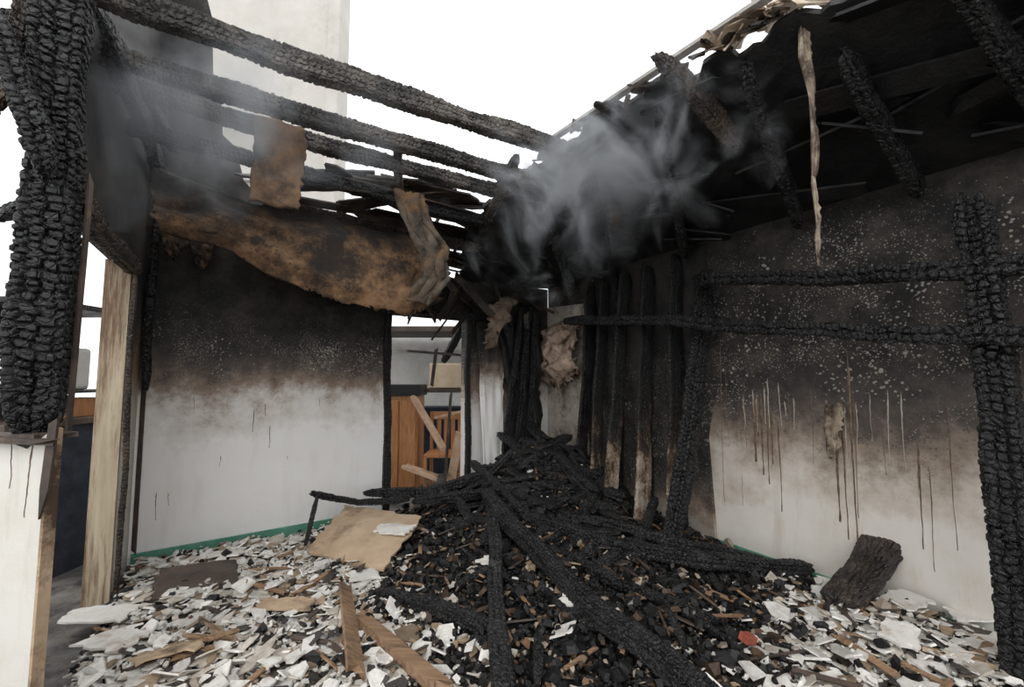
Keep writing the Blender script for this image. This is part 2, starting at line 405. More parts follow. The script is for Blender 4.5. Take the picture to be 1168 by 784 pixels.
JT=mat_simple('scorched_jamb_timber',(.38,.30,.20),(.52,.44,.32),5,.6,stretch=(5,5,.35),c3=(.14,.075,.035),th=.48)
V,F=extr([[(1.27,0),(1.308,0),(1.308,2.158),(1.27,2.158)]],-.02,.11)
obj('trim_1',V,F,JT,loc=SW,rot=(0,0,SA))
sd=Vector((math.cos(SA),math.sin(SA),0)); sn=Vector((sd.y,-sd.x,0))
def SP(s,off,z): return (SW[0]+sd.x*s+sn.x*off, SW[1]+sd.y*s+sn.y*off, z)
beam('charred_door_header',[SP(-.1,.03,2.14),SP(1.34,.03,2.12)],.09,.09,CHB,seed=3)
beam('charred_door_jamb',[SP(1.25,.05,.02),SP(1.25,.05,2.1)],.03,.035,CHB,seed=13,cell=.03,amp=.003)
beam('charred_corner_stud',[SP(1.84,.05,1.3),SP(1.84,.06,3.6)],.05,.05,CH,seed=4)
plank('trim_2',LP(.035,.012,.1),LP(.035,.012,2.3),.03,.012,DKB,seed=2)
beam('charred_wall_plate',[SP(.1,.08,2.95),SP(1.85,.08,2.95)],.08,.10,CH,seed=14)

beam('charred_door_jamb',[LP(1.94,.03,.02),LP(1.94,.03,2.1)],.07,.06,CH,seed=5,cell=.035,amp=.004)
beam('charred_door_jamb',[LP(2.87,.03,.02),LP(2.87,.03,2.1)],.06,.06,CH,seed=6,cell=.035,amp=.004)
beam('charred_lintel',[LP(1.2,.12,2.11),LP(3.2,.12,2.06)],.09,.07,CH,seed=7,cell=.04)

# ------------------------------------------------------------ near left half wall + post
V,F=extr([[(0,0),(-.95,0),(-.95,1.16),(-.7,1.14),(-.5,1.19),(-.35,1.15),(-.2,1.18),(-.08,1.14),(0,1.20)][::-1]],0,.035)
hw=obj('half_wall',V,F,SOOTN,loc=(-1.67,1.60,0),rot=(0,0,math.radians(-4)))
plank('trim_3',(-1.663,1.617,0),(-1.663,1.617,1.21),.010,.045,TAN,roll=0,seed=3,jag=.04)
drips('soot_runs',[(-.06,1.18,.9,.009),(-.14,1.16,1.0,.006)],DRIPD,(-1.67,1.60,0),(0,0,math.radians(-4)))
V=[plank_data((-1.68,1.62,1.185),(-2.5,1.68,1.17),.10,.02,seed=9,jag=.05),plank_data((-1.65,1.57,1.17),(-2.3,1.63,1.19),.03,.02,seed=10,jag=.06),
   plank_data((-1.64,1.585,1.20),(-1.66,1.59,.95),.03,.01,seed=11,jag=.06,n=5)]
joined('splintered_wall_cap',V,DKB)
beam('charred_post',[(-1.80,1.66,1.18),(-1.80,1.66,2.2),(-1.83,1.68,3.5)],.16,.15,CH,seed=8,cell=.046,amp=.011,res=7,wob=.006,long=.7)
beam('charred_brace',[(-2.05,1.50,2.9),(-1.86,1.5,2.66),(-1.72,1.52,2.32),(-1.70,1.55,2.15)],.075,.07,CH,seed=9,cell=.035,amp=.008,res=6)
beam('charred_brace',[(-2.3,1.9,2.1),(-1.95,1.8,2.2),(-1.75,1.75,2.08)],.06,.06,CH,seed=10,cell=.035)
beam('charred_brace',[(-2.15,1.55,2.2),(-1.93,1.6,2.5),(-1.88,1.65,3.2)],.05,.05,CHB,seed=12,cell=.035)
plank('splintered_batten',(-1.70,1.70,1.2),(-1.705,1.72,2.2),.010,.018,DKB,seed=12)

# ------------------------------------------------------------ roof beams
def rbeam(p0,p1,w,h,seed,mat=CHG,**k):
    return beam('charred_roof_beam',[p0,tuple((np.array(p0)+np.array(p1))/2+np.array([0,0,-.015])),p1],w,h,mat,seed=seed,cell=.036,amp=.008,res=5,**k)
rbeam((.42,3.12,3.05),(-2.35,1.52,3.12),.09,.12,21)
rbeam((.26,3.52,2.98),(-2.35,1.86,3.02),.09,.11,22)
rbeam((.0,3.70,2.97),(-2.5,2.1,3.02),.09,.10,23)
rbeam((-.2,4.05,2.86),(-2.6,2.45,2.95),.08,.10,24,mat=CH)
rbeam((-.3,4.35,2.68),(-1.9,3.25,2.74),.08,.08,25,mat=CHB)
beam('charred_purlin',[(-.80,2.95,3.04),(-.98,3.7,2.90)],.06,.05,CHG,seed=26,cell=.035)
beam('charred_purlin',[(-1.95,1.85,3.16),(-2.3,2.9,2.95)],.07,.07,CH,seed=27,cell=.035)
beam('charred_purlin',[(.05,3.25,3.10),(-.3,4.2,2.82)],.07,.07,CHB,seed=28,cell=.035)
for i,(s,z) in enumerate(((1.9,2.85),(2.15,2.8),(2.5,2.82))):
    plank('splintered_batten',LP(s,.25,z-.2),LP(s+.12,.5,z+.22),.03,.02,DKB,seed=30+i)
sheet('hanging_board',[[(-1.57,2.56,2.98),(-1.33,2.70,2.98)],[(-1.56,2.55,2.75),(-1.32,2.69,2.75)],[(-1.58,2.56,2.46),(-1.35,2.70,2.45)]],BRB,nu=16,nv=30,noise=.006,rag=.02,thick=.03,seed=4)
sheet('sagging_ceiling_board',[
 [(-2.50,2.95,2.85),(-2.2,3.08,2.74),(-1.87,3.25,2.70),(-1.32,3.6,2.68),(-.81,3.9,2.66),(-.62,4.05,2.60)],
 [(-2.42,2.84,2.58),(-2.07,2.97,2.57),(-1.77,3.12,2.48),(-1.32,3.38,2.44),(-.85,3.72,2.38),(-.62,3.9,2.38)],
 [(-2.30,2.74,2.42),(-1.95,2.88,2.37),(-1.62,3.06,2.20),(-1.30,3.28,2.11),(-.86,3.60,2.06),(-.62,3.8,2.18)],
 [(-2.26,2.78,2.33),(-1.91,2.97,2.27),(-1.58,3.15,2.05),(-1.27,3.38,1.98),(-.80,3.68,1.94),(-.64,3.84,2.08)]],
 SHEET,nu=120,nv=44,noise=.024,rag=.035,seed=1,holes=.18)
sheet('peeling_ceiling_strip',[
 [(-.90,3.2,2.82),(-.70,3.3,2.80)],[(-.84,3.28,2.62),(-.62,3.36,2.6)],[(-.74,3.36,2.42),(-.52,3.46,2.42)],
 [(-.74,3.46,2.2),(-.52,3.56,2.22)],[(-.86,3.5,2.02),(-.70,3.6,2.0)]],mat_simple('curled_grey_bark_board',(.025,.02,.016),(.17,.13,.095),9,.8,c3=(.24,.13,.06),th=.54),nu=20,nv=60,noise=.016,rag=.03,seed=6)
parts=[]
for i in range(56):
    s=U(.75,2.7); off=U(.05,1.0); z=2.60+off*.38+U(-.04,.06)
    L=U(.4,1.2); o2=off+U(-.25,.25); 
    parts.append(plank_data(LP(s-.3,off,z),LP(s-.3+L,o2,2.60+o2*.38+U(-.08,.05)),U(.08,.24),.016,roll=U(-.5,.5),seed=40+i,jag=.08))
joined('broken_ceiling_laths',parts,CHB)
for i,(s,z) in enumerate(((.1,2.42),(.28,2.38))):
    sheet('torn_wall_lining',[[LP(s,.06,z+.2),LP(s+.16,.07,z+.22)],[LP(s,.12,z),LP(s+.14,.2,z+.02)],[LP(s+.05,.2,z-.1),LP(s+.1,.24,z-.12)]],SHEET,nu=12,nv=14,noise=.02,rag=.03,seed=50+i)
parts=[]
for i in range(22):
    s=U(2.1,3.5); off=U(.1,.5); z=U(2.1,2.5)
    parts.append(plank_data(LP(s,off,z),LP(s+U(-.4,.4),off+U(-.2,.3),z-U(.1,.45)),U(.02,.08),.015,seed=60+i,jag=.04,roll=U(0,3)))
joined('hanging_splinters',parts,CHB)
sheet('torn_insulation',[[LP(2.95,.35,2.2),LP(3.25,.4,2.3)],[LP(2.9,.45,1.98),LP(3.12,.5,2.03)],[LP(2.85,.4,1.72),LP(2.92,.45,1.74)]],mat_simple('sooty_wool',(.05,.035,.025),(.20,.14,.10),8,.95,bump=1),nu=14,nv=20,noise=.04,rag=.05,seed=8)

# ------------------------------------------------------------ right roof slope
edge=np.array([(-.62,4.95,2.50),(-.45,4.15,2.84),(-.1,3.65,3.0),(.34,3.05,3.08),(.82,2.47,3.1),(1.32,1.90,3.1),(1.9,1.18,3.1),(2.7,.15,3.1)])
base=np.array([(-.3,5.25,2.54),(.15,5.6,2.55),(.476,5.727,2.56),(.9,5.03,2.58),(1.55,3.95,2.58),(2.35,2.64,2.58),(3.1,1.4,2.58),(3.75,.3,2.58)])
def res(A,n):
    t=np.linspace(0,len(A)-1,n); return np.stack([np.interp(t,np.arange(len(A)),A[:,k]) for k in range(3)],1)
N=160;Mv=30; E=res(edge,N);B=res(base,N)
rs=np.random.RandomState(2)
jag=np.repeat(rs.uniform(-.09,.05,N//5+1),5)[:N]+rs.uniform(-.015,.015,N); jag[N*3//4:]*=.4
D=(E-B);D/=np.linalg.norm(D,axis=1)[:,None]; E2=E+D*jag[:,None]
t=np.linspace(0,1,Mv)[:,None,None]
G=E2[None]*(1-t)+B[None]*t
uu=np.linspace(0,1,N)[None,:]; vv=np.linspace(0,1,Mv)[:,None]; win=np.sin(np.pi*vv)
for _ in range(10):
    G[...,2]+=.014*win*np.sin(uu*rs.uniform(8,60)+rs.uniform(0,6))*np.cos(vv*rs.uniform(2,14)+rs.uniform(0,6))
V=G.reshape(-1,3);F=[]
for i in range(Mv-1):
    for j in range(N-1):
        F.append([i*N+j,i*N+j+1,(i+1)*N+j+1,(i+1)*N+j])
rf=obj('ceiling',V,F,ROOF); s=rf.modifiers.new('solid','SOLIDIFY'); s.thickness=.04; s.offset=1
for i,k in enumerate((60,76,92,106,116,125,134,144)):
    a=E[k]+np.array([0,0,-.12]); b=B[k]+np.array([0,0,-.13])
    a2=a+(b-a)*(.02 if i not in (1,4) else .15)
    m_=(a2+b)/2+np.array([0,0,-.03])
    beam('charred_rafter',[tuple(a2),tuple(m_),tuple(b+(a-b)*.05)],.07,.13,CH,seed=70+i,cell=.04)
parts=[]
for i in range(40):
    k=random.randint(50,N-10); f=U(.05,.85); p=E[k]*(1-f)+B[k]*f+np.array([0,0,-.06]); k2=min(N-1,k+random.randint(4,16)); f2=f+U(-.15,.15)
    q=E[k2]*(1-f2)+B[k2]*f2+np.array([0,0,-.06-U(0,.14)])
    parts.append(plank_data(p,q,U(.06,.16),.014,roll=U(-.5,.5),seed=180+i,jag=.06,n=6))
joined('hanging_roof_sheathing',parts,ROOF)
beam('charred_rafter',[(.80,2.28,3.16),(1.06,2.36,2.98),(1.36,2.52,2.78)],.085,.09,CHB,seed=90,cell=.036)
beam('charred_rafter',[(.42,3.15,3.02),(.62,3.25,2.92),(1.0,3.7,2.6)],.07,.08,CHB,seed=91)
plank('roof_fascia',tuple(E[62]+np.array([-.03,-.02,.06])),tuple(E[112]+np.array([-.05,-.03,.09])),.05,.02,GREY,seed=5)
parts=[]
for i in range(16):
    a=U(.0,1); p=np.array((1.02,2.18,3.14))*(1-a)+np.array((1.36,1.88,3.16))*a
    parts.append(plank_data(p+rs.uniform(-.04,.04,3),p+np.array((U(.05,.25),U(.02,.15),U(.03,.16))),U(.08,.16),.01,roll=U(-1,1),seed=100+i,jag=.05,n=4))
joined('splintered_roof_sheathing',parts,mat_simple('broken_sheathing',(.38,.28,.19),(.58,.50,.40),9,.8,c3=(.18,.10,.06),th=.52))
parts=[]
for i in range(40):
    k=random.randint(42,112); p=E[k]+np.array((0,0,.03)); q=p+np.array((U(-.14,.1),U(-.1,.12),U(-.08,.07)))
    parts.append(plank_data(p,q,U(.03,.09),.012,roll=U(-1,1),seed=130+i,jag=.03,n=4))
joined('splintered_roof_edge',parts,CHB)
sheet('hanging_roof_strip',[[(1.375,1.97,3.10),(1.42,1.98,3.10)],[(1.365,1.97,2.9),(1.425,1.98,2.92)],[(1.38,1.95,2.7),(1.425,1.97,2.72)],[(1.395,1.95,2.5),(1.412,1.95,2.5)],[(1.385,1.96,2.3),(1.398,1.96,2.3)],[(1.395,1.96,2.1),(1.405,1.96,2.1)],[(1.40,1.97,1.9),(1.404,1.97,1.9)]],
   mat_simple('peeling_strip',(.10,.07,.05),(.36,.29,.21),14,.8,c3=(.05,.03,.02),th=.50),nu=8,nv=70,noise=.008,rag=.01,thick=.006,seed=3)

# ------------------------------------------------------------ right frame rails + post
beam('charred_rail',[(2.75,1.35,1.50),(2.2,1.87,1.56),(1.75,2.7,1.70),(1.42,3.45,1.84),(.6,4.9,2.02)],.085,.085,CH,seed=31,amp=.010,cell=.042,res=6,wob=.012)
beam('charred_rail',[(2.75,1.35,1.86),(2.2,1.92,1.89),(1.85,2.6,1.98),(1.5,3.5,2.19)],.10,.085,CH,seed=32,amp=.011,cell=.045,res=6,wob=.012)
beam('charred_post',[(2.20,1.98,.0),(2.20,2.0,1.2),(2.16,2.0,2.22)],.13,.13,CH,seed=33,cell=.046,amp=.011,res=7,wob=.006)
beam('charred_leaning_post',[(1.14,3.32,0),(1.42,3.5,1.1),(1.66,3.66,2.3)],.12,.12,CH,seed=34,cell=.045,amp=.010,res=6)
spec=[(2.18,.10,.30,.02,2.5,.15),(1.88,.12,.34,.03,2.45,.17),(1.58,.15,.40,.05,2.48,.16),(1.28,.10,.35,.03,2.45,.14),(1.02,.12,.28,.04,2.4,.14)]
for i,(s,o1,o2,lean,top,w) in enumerate(spec):
    beam('charred_stud_board',[RP(s+.05,o2+.12,.0),RP(s-.03,o2*.8,1.2),RP(s-.10+lean,o1,top)],w,.035,SLATM if i in(0,1,2,3) else CH,seed=110+i,cell=.045,amp=.005,wob=.01)
for i in range(4):
    s=.95+i*.38
    beam('charred_stud',[RP(s,.08,.0),RP(s-.02,.08,2.5)],.05,.08,CH,seed=120+i,cell=.045)
V,F=extr([[(.85,0),(2.35,0),(2.3,.9),(2.38,1.3),(2.33,2.54),(.85,2.54)]],-.03,-.001)
obj('charred_wall_lining',V,F,SOOTB,loc=tuple(RW),rot=(0,0,AR))
V,F=extr([[(.02,.3),(.80,.4),(.80,2.25),(.02,2.3)]],-.03,-.001)
obj('exposed_pale_board',V,F,mat_simple('smoke_stained_board',(.32,.27,.22),(.55,.50,.44),4,.8,c3=(.10,.07,.05),th=.52),loc=tuple(RW),rot=(0,0,AR))
sheet('insulation_batt',[[RP(.06,.1,2.0),RP(.4,.12,2.04),RP(.78,.1,1.98)],[RP(.05,.2,1.75),RP(.4,.26,1.75),RP(.79,.2,1.8)],[RP(.1,.16,1.55),RP(.4,.30,1.5),RP(.75,.18,1.5)],[RP(.12,.1,1.35),RP(.4,.14,1.27),RP(.7,.1,1.4)]],PINK,nu=60,nv=60,noise=.055,rag=.10,seed=19,holes=.35)
sheet('leaning_plasterboard',[[LP(2.95,.05,2.05),LP(3.45,.05,2.05)],[LP(2.97,.12,1.4),LP(3.28,.14,1.4)],[LP(2.95,.25,.1),LP(3.2,.25,.1)]],mat_soot('plasterboard_sooted',1.15,1.85,white=(.8,.78,.75),dotmax=2.0,wob=.3,grime=.4),nu=20,nv=40,noise=.01,rag=.02,seed=11)
sheet('charred_hanging_panel',[[LP(3.1,.14,2.25),LP(3.82,.14,2.3)],[LP(3.3,.2,1.3),LP(3.80,.2,1.4)],[LP(3.2,.3,.3),LP(3.7,.3,.4)]],CH,nu=24,nv=40,noise=.02,rag=.03,seed=12)
for i in range(3):
    beam('charred_brace',[LP(3.15+i*.16,.34,.5),LP(3.45+i*.12,.25,2.2)],.06,.05,CH,seed=140+i,cell=.04)
beam('charred_brace',[LP(2.5,.5,2.75),LP(3.6,.5,2.2)],.07,.07,CH,seed=151,cell=.04)

# ------------------------------------------------------------ beyond the doorway
cab=empty('wooden_cabinet',(-1.4,5.75,0))
o=bevel(obj('carcass',*boxd(-.24,.22,-.2,.2,-.1,1.16),ORG,parent=cab)); 
bevel(obj('top',*boxd(-.27,.25,-.23,.22,1.16,1.30),CH,parent=cab))
for i in range(2): bevel(obj('door_%d'%(i+1),*boxd(-.22+i*.22,-.02+i*.22,-.22,-.2,.0,1.1),ORG,parent=cab))
ch=empty('wooden_chair',(-.82,5.75,0))
for i,x in enumerate((-.22,.2)):
    bevel(obj('leg_%d'%(i+1),*boxd(x-.02,x+.02,-.02,.02,-.1,.95),ORG,parent=ch))
    bevel(obj('leg_%d'%(i+3),*boxd(x-.02,x+.02,-.42,-.38,-.1,.45),ORG,parent=ch))
bevel(obj('seat',*boxd(-.24,.22,-.42,.02,.43,.47),ORG,parent=ch))
for i in range(4): obj('slat_%d'%i,*boxd(-.15+i*.09,-.1+i*.09,-.01,.01,.45,.9),ORG,parent=ch)
bevel(obj('back_rail',*boxd(-.22,.2,-.02,.02,.85,.95),ORG,parent=ch))
RAW=mat_simple('raw_timber',(.38,.23,.14),(.55,.38,.26),6,.7,c3=(.15,.09,.05),th=.55)
joined('fallen_timber',[plank_data((-1.18,5.3,1.15),(-.78,5.15,.55),.08,.05,seed=1),plank_data((-.72,5.25,.15),(-.60,5.1,.75),.10,.04,seed=2),plank_data((-1.25,5.25,.35),(-.85,5.1,.25),.12,.04,seed=4),plank_data((-.95,5.4,.9),(-.55,5.3,1.0),.05,.03,seed=5)],RAW)
joined('broken_frame_laths',[plank_data((-.75,5.0,.2),(-.70,5.05,1.2),.03,.03,seed=6),plank_data((-1.0,5.5,1.3),(-.95,5.5,1.75),.04,.03,seed=7),plank_data((-1.3,5.4,1.72),(-.6,5.3,1.66),.05,.03,seed=8)],CHB)
bevel(obj('cardboard_box',*boxd(-1.12,-.55,5.95,6.3,1.25,1.58),mat_simple('cardboard',(.50,.38,.26),(.62,.50,.37),6,.8)),.01)
bevel(obj('storage_shelf',*boxd(-1.9,.1,5.9,6.35,1.19,1.24),DKB),.004)
obj('neighbouring_wall',*boxd(-4.5,.6,7.4,7.55,-.1,2.1),PALE)
beam('charred_brace',[(-.85,5.5,1.6),(-.45,5.6,2.4)],.1,.08,CH,seed=160)
obj('lean_to_roof',*boxd(-2.6,.4,6.2,7.3,2.05,2.12),DKB)
plank('outer_rail',(-1.9,6.6,1.78),(.1,6.6,1.78),.12,.05,GREY)
bevel(obj('storage_crate',*boxd(-1.75,-.6,6.5,6.9,.0,.95),NAVY),.01)
cs=empty('storage_cupboard',(-3.55,3.1,0))
bevel(obj('carcass',*boxd(-.45,.35,-.3,.6,-.1,1.05),NAVY,parent=cs))
bevel(obj('worktop',*boxd(-.48,.38,-.33,.63,1.05,1.1),DKB,parent=cs))
bevel(obj('crate',*boxd(.12,.30,-.1,.4,1.1,1.24),ORG,parent=cs))
bevel(obj('tub',*boxd(-.35,.25,-.05,.35,1.3,1.62),PALE,parent=cs),.03,3)
bevel(obj('shelf_board',*boxd(-.45,.35,-.2,.6,1.28,1.30),CH,parent=cs))
bevel(obj('upper_shelf_board',*boxd(-.45,.35,-.2,.6,1.9,1.94),CH,parent=cs))
bevel(obj('side_panel',*boxd(-.45,-.43,-.2,.6,1.1,1.94),CH,parent=cs))
nb=empty('neighbouring_building',(0,0,0))
obj('facade',*boxd(-8.6,-3.85,9.2,9.8,-.1,11.5),BLD,parent=nb)
obj('corner_pilaster',*boxd(-4.05,-3.80,9.1,9.25,-.1,11.5),BLD,parent=nb)
obj('string_course',*boxd(-8.6,-3.79,9.08,9.2,5.6,5.75),GREY,parent=nb)

# ------------------------------------------------------------ rubble
def H(x,y):
    h=.54*math.exp(-((x-.32)/.72)**2-((y-4.65)/.70)**2)
    h+=.16*math.exp(-((x-.3)/.9)**2-((y-3.9)/.9)**2)
    h+=.05*math.exp(-((x-.5)/.8)**2-((y-2.6)/.7)**2)
    h+=.07*math.exp(-((x-2.2)/.5)**2-((y-2.3)/.6)**2)
    h+=.04*math.exp(-((x+1.9)/.8)**2-((y-2.5)/.7)**2)
    return h+.012*(math.sin(x*7+y*3)+math.sin(y*9-x*4))+.015
def inside(x,y,m=.03):
    if (x-LW.x)*.577-(y-LW.y)*.817<m: return False
    if -(x-RW.x)*.855-(y-RW.y)*.519<m: return False
    return True
sgn=1 if sn.x>0 else -1
def inside2(x,y,m=.03): return inside(x,y,m) and ((x-SW[0])*sn.x+(y-SW[1])*sn.y)*sgn>m
def charw(x,y):
    xl=-1.15+(3.6-y)*.62 if y<3.6 else -1.15-(y-3.6)*.1
    xr=1.15+(y-2.1)*.75
    w=min((x-xl)/.35,(xr-x)/.35)+.15*math.sin(x*9+y*5)+.25*math.sin(y*4.3-x*3)
    return max(0,min(1,.5+w*.5))
n=130;V=[];C=[];F=[];idx={}
for i in range(n):
    for j in range(n):
        x=-3.0+6.6*i/(n-1); y=.9+5.0*j/(n-1)
        if inside2(x,y,.03):
            idx[i,j]=len(V); V.append((x,y,H(x,y)-.005+U(-.008,.008)))
            w=charw(x,y); c=np.array((.24,.20,.165))*(1-w)+np.array((.010,.009,.009))*w; c*=U(.6,1.2); C.append((*c,1))
for i in range(n-1):
    for j in range(n-1):
        q=[(i,j),(i+1,j),(i+1,j+1),(i,j+1)]
        if all(a in idx for a in q): F.append([idx[a] for a in q])
obj('ash_heap',V,F,CHIPM,cols=C)

def chips(name,N,sizef,colf,want,mat,tilt=.35,thick=(.005,.014),blocky=False,lift=.05):
    V=[];F=[];C=[];k=0;tries=0
    while k<N and tries<N*30:
        tries+=1
        y=1.2+4.4*(R()**1.25); x=U(-2.9,3.2)
        if abs(x)>1.3*y+.2: continue
        r=sizef()
        if not inside2(x,y,.03+r): continue
        w=charw(x,y)
        if R()>want(w,x,y): continue
        m=random.randint(4,6)
        a0=U(0,6.28); el=U(.45,1)
        th=U(*thick) if not blocky else r*U(.35,.9)
        rot=Euler((random.gauss(0,tilt),random.gauss(0,tilt),U(0,6.28))).to_matrix()
        c=Vector((x,y,H(x,y)+U(0,lift)*(1 if not blocky else .7)+th*.5+r*.1))
        o=len(V); pts=[]
        for i in range(m):
            a=a0+6.28*i/m+U(-.4,.4); rr=r*U(.6,1.15); pts.append((math.cos(a)*rr,math.sin(a)*rr*el))
        for z,sf in ((-.5,1),(.5,.92 if not blocky else U(.5,.85))):
            for p in pts: V.append(c+rot@Vector((p[0]*sf,p[1]*sf,z*th*(1 if not blocky else U(.6,1.3)))))
        F.append([o+i for i in range(m)][::-1]);F.append([o+m+i for i in range(m)])
        for i in range(m): F.append([o+i,o+(i+1)%m,o+m+(i+1)%m,o+m+i])
        cc=colf(w); C+= [(*cc,1)]*(2*m); k+=1
    return obj(name,V,F,mat,cols=C)
def sc_(c,a): return tuple(v*a for v in c)
def colw(w):
    r=R()
    if r<.54: return sc_((.78,.745,.70),U(.75,1.08))
    if r<.80: return sc_((.57,.51,.44),U(.65,1.1))
    if r<.91: return sc_((.33,.24,.16),U(.6,1.1))
    return sc_((.06,.05,.045),U(.4,1.2))
def colc(w):
    r=R()
    if r<.87: return sc_((.010,.0095,.0095),U(.5,2.2))
    if r<.96: return sc_((.08,.05,.032),U(.5,1.3))
    return sc_((.34,.28,.22),U(.5,1.2))
chips('plaster_rubble',9800,lambda:min(.095,.014+random.expovariate(1/.018)),colw,lambda w,x,y:(1-w)**1.2+.03,CHIPM,tilt=.28,thick=(.004,.010))
chips('plasterboard_fragments',130,lambda:U(.06,.13),lambda w:sc_((.72,.69,.64),U(.7,1.1)),lambda w,x,y:(1-w)**1.6+.01,CHIPM,tilt=.18,thick=(.008,.012),lift=.05)
chips('charcoal_rubble',15000,lambda:min(.055,.009+random.expovariate(1/.010)),colc,lambda w,x,y:w+.10,CHARM,tilt=.6,blocky=True,lift=.07)
chips('wood_splinters',800,lambda:U(.02,.045),lambda w:sc_(random.choice([(.30,.19,.11),(.20,.11,.06),(.45,.37,.28)]),U(.5,1.1)),lambda w,x,y:.3+.4*w,CHIPM,thick=(.004,.01))
parts=[]
for i in range(220):
    y=1.5+3.2*R(); x=U(-2.3,2.6)
    if not inside2(x,y,.3) or abs(x)>1.2*y: continue
    a=U(0,6.28); L=U(.08,.3)
    z=H(x,y)+.05
    x2=x+math.cos(a)*L; y2=y+math.sin(a)*L
    if not inside2(x2,y2,.05): continue
    parts.append(plank_data((x,y,z),(x2,y2,H(x2,y2)+.05+U(0,.03)),U(.01,.04),.008,seed=200+i,n=3,jag=.02,roll=U(-.4,.4)))
joined('scattered_laths',parts[::2],WOOD); joined('scattered_charred_laths',parts[1::2],DKB)

FB=[([(-.25,3.95,.38),(.1,3.2,.26),(.45,2.45,.17),(.80,1.75,.11)],.11,.10),
    ([(-.22,4.1,.36),(-.12,3.2,.22),(-.07,2.5,.15),(-.03,1.8,.11)],.09,.085),
    ([(-.42,4.65,.52),(-.1,4.0,.38),(.15,3.55,.24)],.08,.07),
    ([(-1.35,4.15,.34),(-.8,4.2,.34),(-.3,4.35,.42),(.2,4.45,.52)],.085,.08),
    ([(.05,3.65,.26),(.75,3.22,.21),(1.3,3.05,.17),(1.98,3.05,.14)],.10,.09),
    ([(1.0,4.45,.50),(.75,4.0,.40),(.45,3.45,.24)],.08,.07),
    ([(-.85,2.78,.10),(-.45,2.6,.12),(-.05,2.35,.10)],.08,.07),
    ([(-.9,4.05,.28),(-.2,3.95,.36),(.5,4.1,.46)],.07,.06),
    ([(.9,4.2,.48),(.5,3.8,.36),(-.1,3.75,.32)],.07,.06),
    ([(1.85,3.15,.09),(1.3,3.25,.18),(.6,3.6,.27)],.07,.07),
    ([(.1,4.8,.74),(.45,4.35,.62),(.75,3.9,.40)],.13,.06),
    ([(.0,4.4,.58),(.35,4.5,.68),(.75,4.7,.64)],.18,.06),
    ([(-.15,4.9,.78),(.05,4.6,.66),(.3,4.1,.46)],.09,.06),
    ([(.62,4.9,.74),(.4,4.6,.69),(.25,4.2,.54)],.16,.05),
    ([(.2,5.0,.88),(.33,4.7,.74),(.42,4.4,.6)],.12,.05),
    ([(-.9,4.35,.25),(-.5,4.0,.34),(-.3,3.6,.24)],.06,.06),
    ([(.3,3.3,.16),(.65,2.75,.15),(1.1,2.45,.1)],.06,.05),
    ([(-.3,4.55,.48),(.2,4.25,.56),(.8,4.15,.48)],.10,.07),
    ([(.55,3.0,.14),(.95,3.3,.22),(1.25,3.9,.35)],.07,.06)]
for i,(p,w,h) in enumerate(FB):
    beam('charred_fallen_timber',p,w,h,CH,seed=300+i,cell=.036,amp=.007,res=5,wob=.016,twist=U(-.5,.5))
parts=[]
for i in range(150):
    a=U(0,6.28); x=.28+random.gauss(0,.55); y=4.25+random.gauss(0,.45); L=U(.12,.55)
    x2=x+math.cos(a)*L;y2=y+math.sin(a)*L*.7
    if not(inside2(x,y,.15) and inside2(x2,y2,.15)): continue
    parts.append(beam_data([(x,y,H(x,y)+.05),(x2,y2,H(x2,y2)+U(.03,.17))],U(.03,.13),U(.02,.05),cell=.036,res=4,seed=400+i,amp=.005))
joined('charred_timber_pile',parts,CH)
parts=[]
for i in range(90):
    a=U(0,6.28); y=U(2.2,4.0); x=.3+random.gauss(0,.6); L=U(.1,.35)
    x2=x+math.cos(a)*L;y2=y+math.sin(a)*L
    if not(inside2(x,y,.15) and inside2(x2,y2,.15)): continue
    parts.append(beam_data([(x,y,H(x,y)+.05),(x2,y2,H(x2,y2)+.05)],U(.02,.06),U(.02,.04),cell=.033,res=4,seed=500+i,amp=.005))
joined('charred_offcuts',parts,CH)
beam('charred_stick',[(-1.62,3.55,.06),(-1.60,3.70,.42)],.035,.03,CH,seed=41,cell=.03,amp=.003)
beam('charred_stick',[(-1.66,3.72,.44),(-1.35,3.95,.30),(-.95,4.1,.28)],.05,.05,CH,seed=42,cell=.035)

quad_board('scorched_hardboard_sheet',[(-1.54,3.40,.09),(-1.50,4.05,.24),(-.75,3.80,.22),(-.87,3.03,.10)],.014,mat_simple('tan_scorched_board',(.40,.28,.18),(.56,.42,.29),3,.75,c3=(.14,.08,.045),th=.50),seed=1,sag=.03)
quad_board('plasterboard_offcut',[(-1.08,3.50,.20),(-1.05,3.62,.22),(-.76,3.60,.22),(-.82,3.44,.20)],.012,SLAB,seed=3,sag=.01,n=8)
quad_board('burnt_board',[(-2.11,2.66,.10),(-2.34,3.02,.12),(-1.93,3.16,.13),(-1.70,2.84,.10)],.016,DKB,seed=2,jag=.012,sag=.015)
SL=[((-2.25,2.50),.22,.12,.2),((-1.95,2.25),.2,.12,-.3),((-.98,3.0),.13,.10,.5),((-1.3,2.62),.22,.09,.1),((2.2,2.55),.16,.12,.4),((2.45,2.45),.12,.09,-.2),((1.9,2.25),.14,.1,.8),((-.15,3.05),.11,.08,.4),((.35,2.6),.1,.08,1),((-1.6,2.15),.18,.1,.7),((2.3,2.2),.2,.1,.3)]
for i,((x,y),a,b,r) in enumerate(SL):
    c,s_=math.cos(r),math.sin(r); z=H(x,y)+.06
    q=[(x+(u*a*c-v*b*s_),y+(u*a*s_+v*b*c),z+U(-.01,.03)) for u,v in((-.7,-.7),(.7,-.7),(.7,.7),(-.7,.7))]
    quad_board('plaster_slab' if i not in(3,9) else 'hardboard_offcut',q,.010,SLAB if i not in(3,9) else TAN,seed=20+i,n=8,sag=.0,jag=.016)
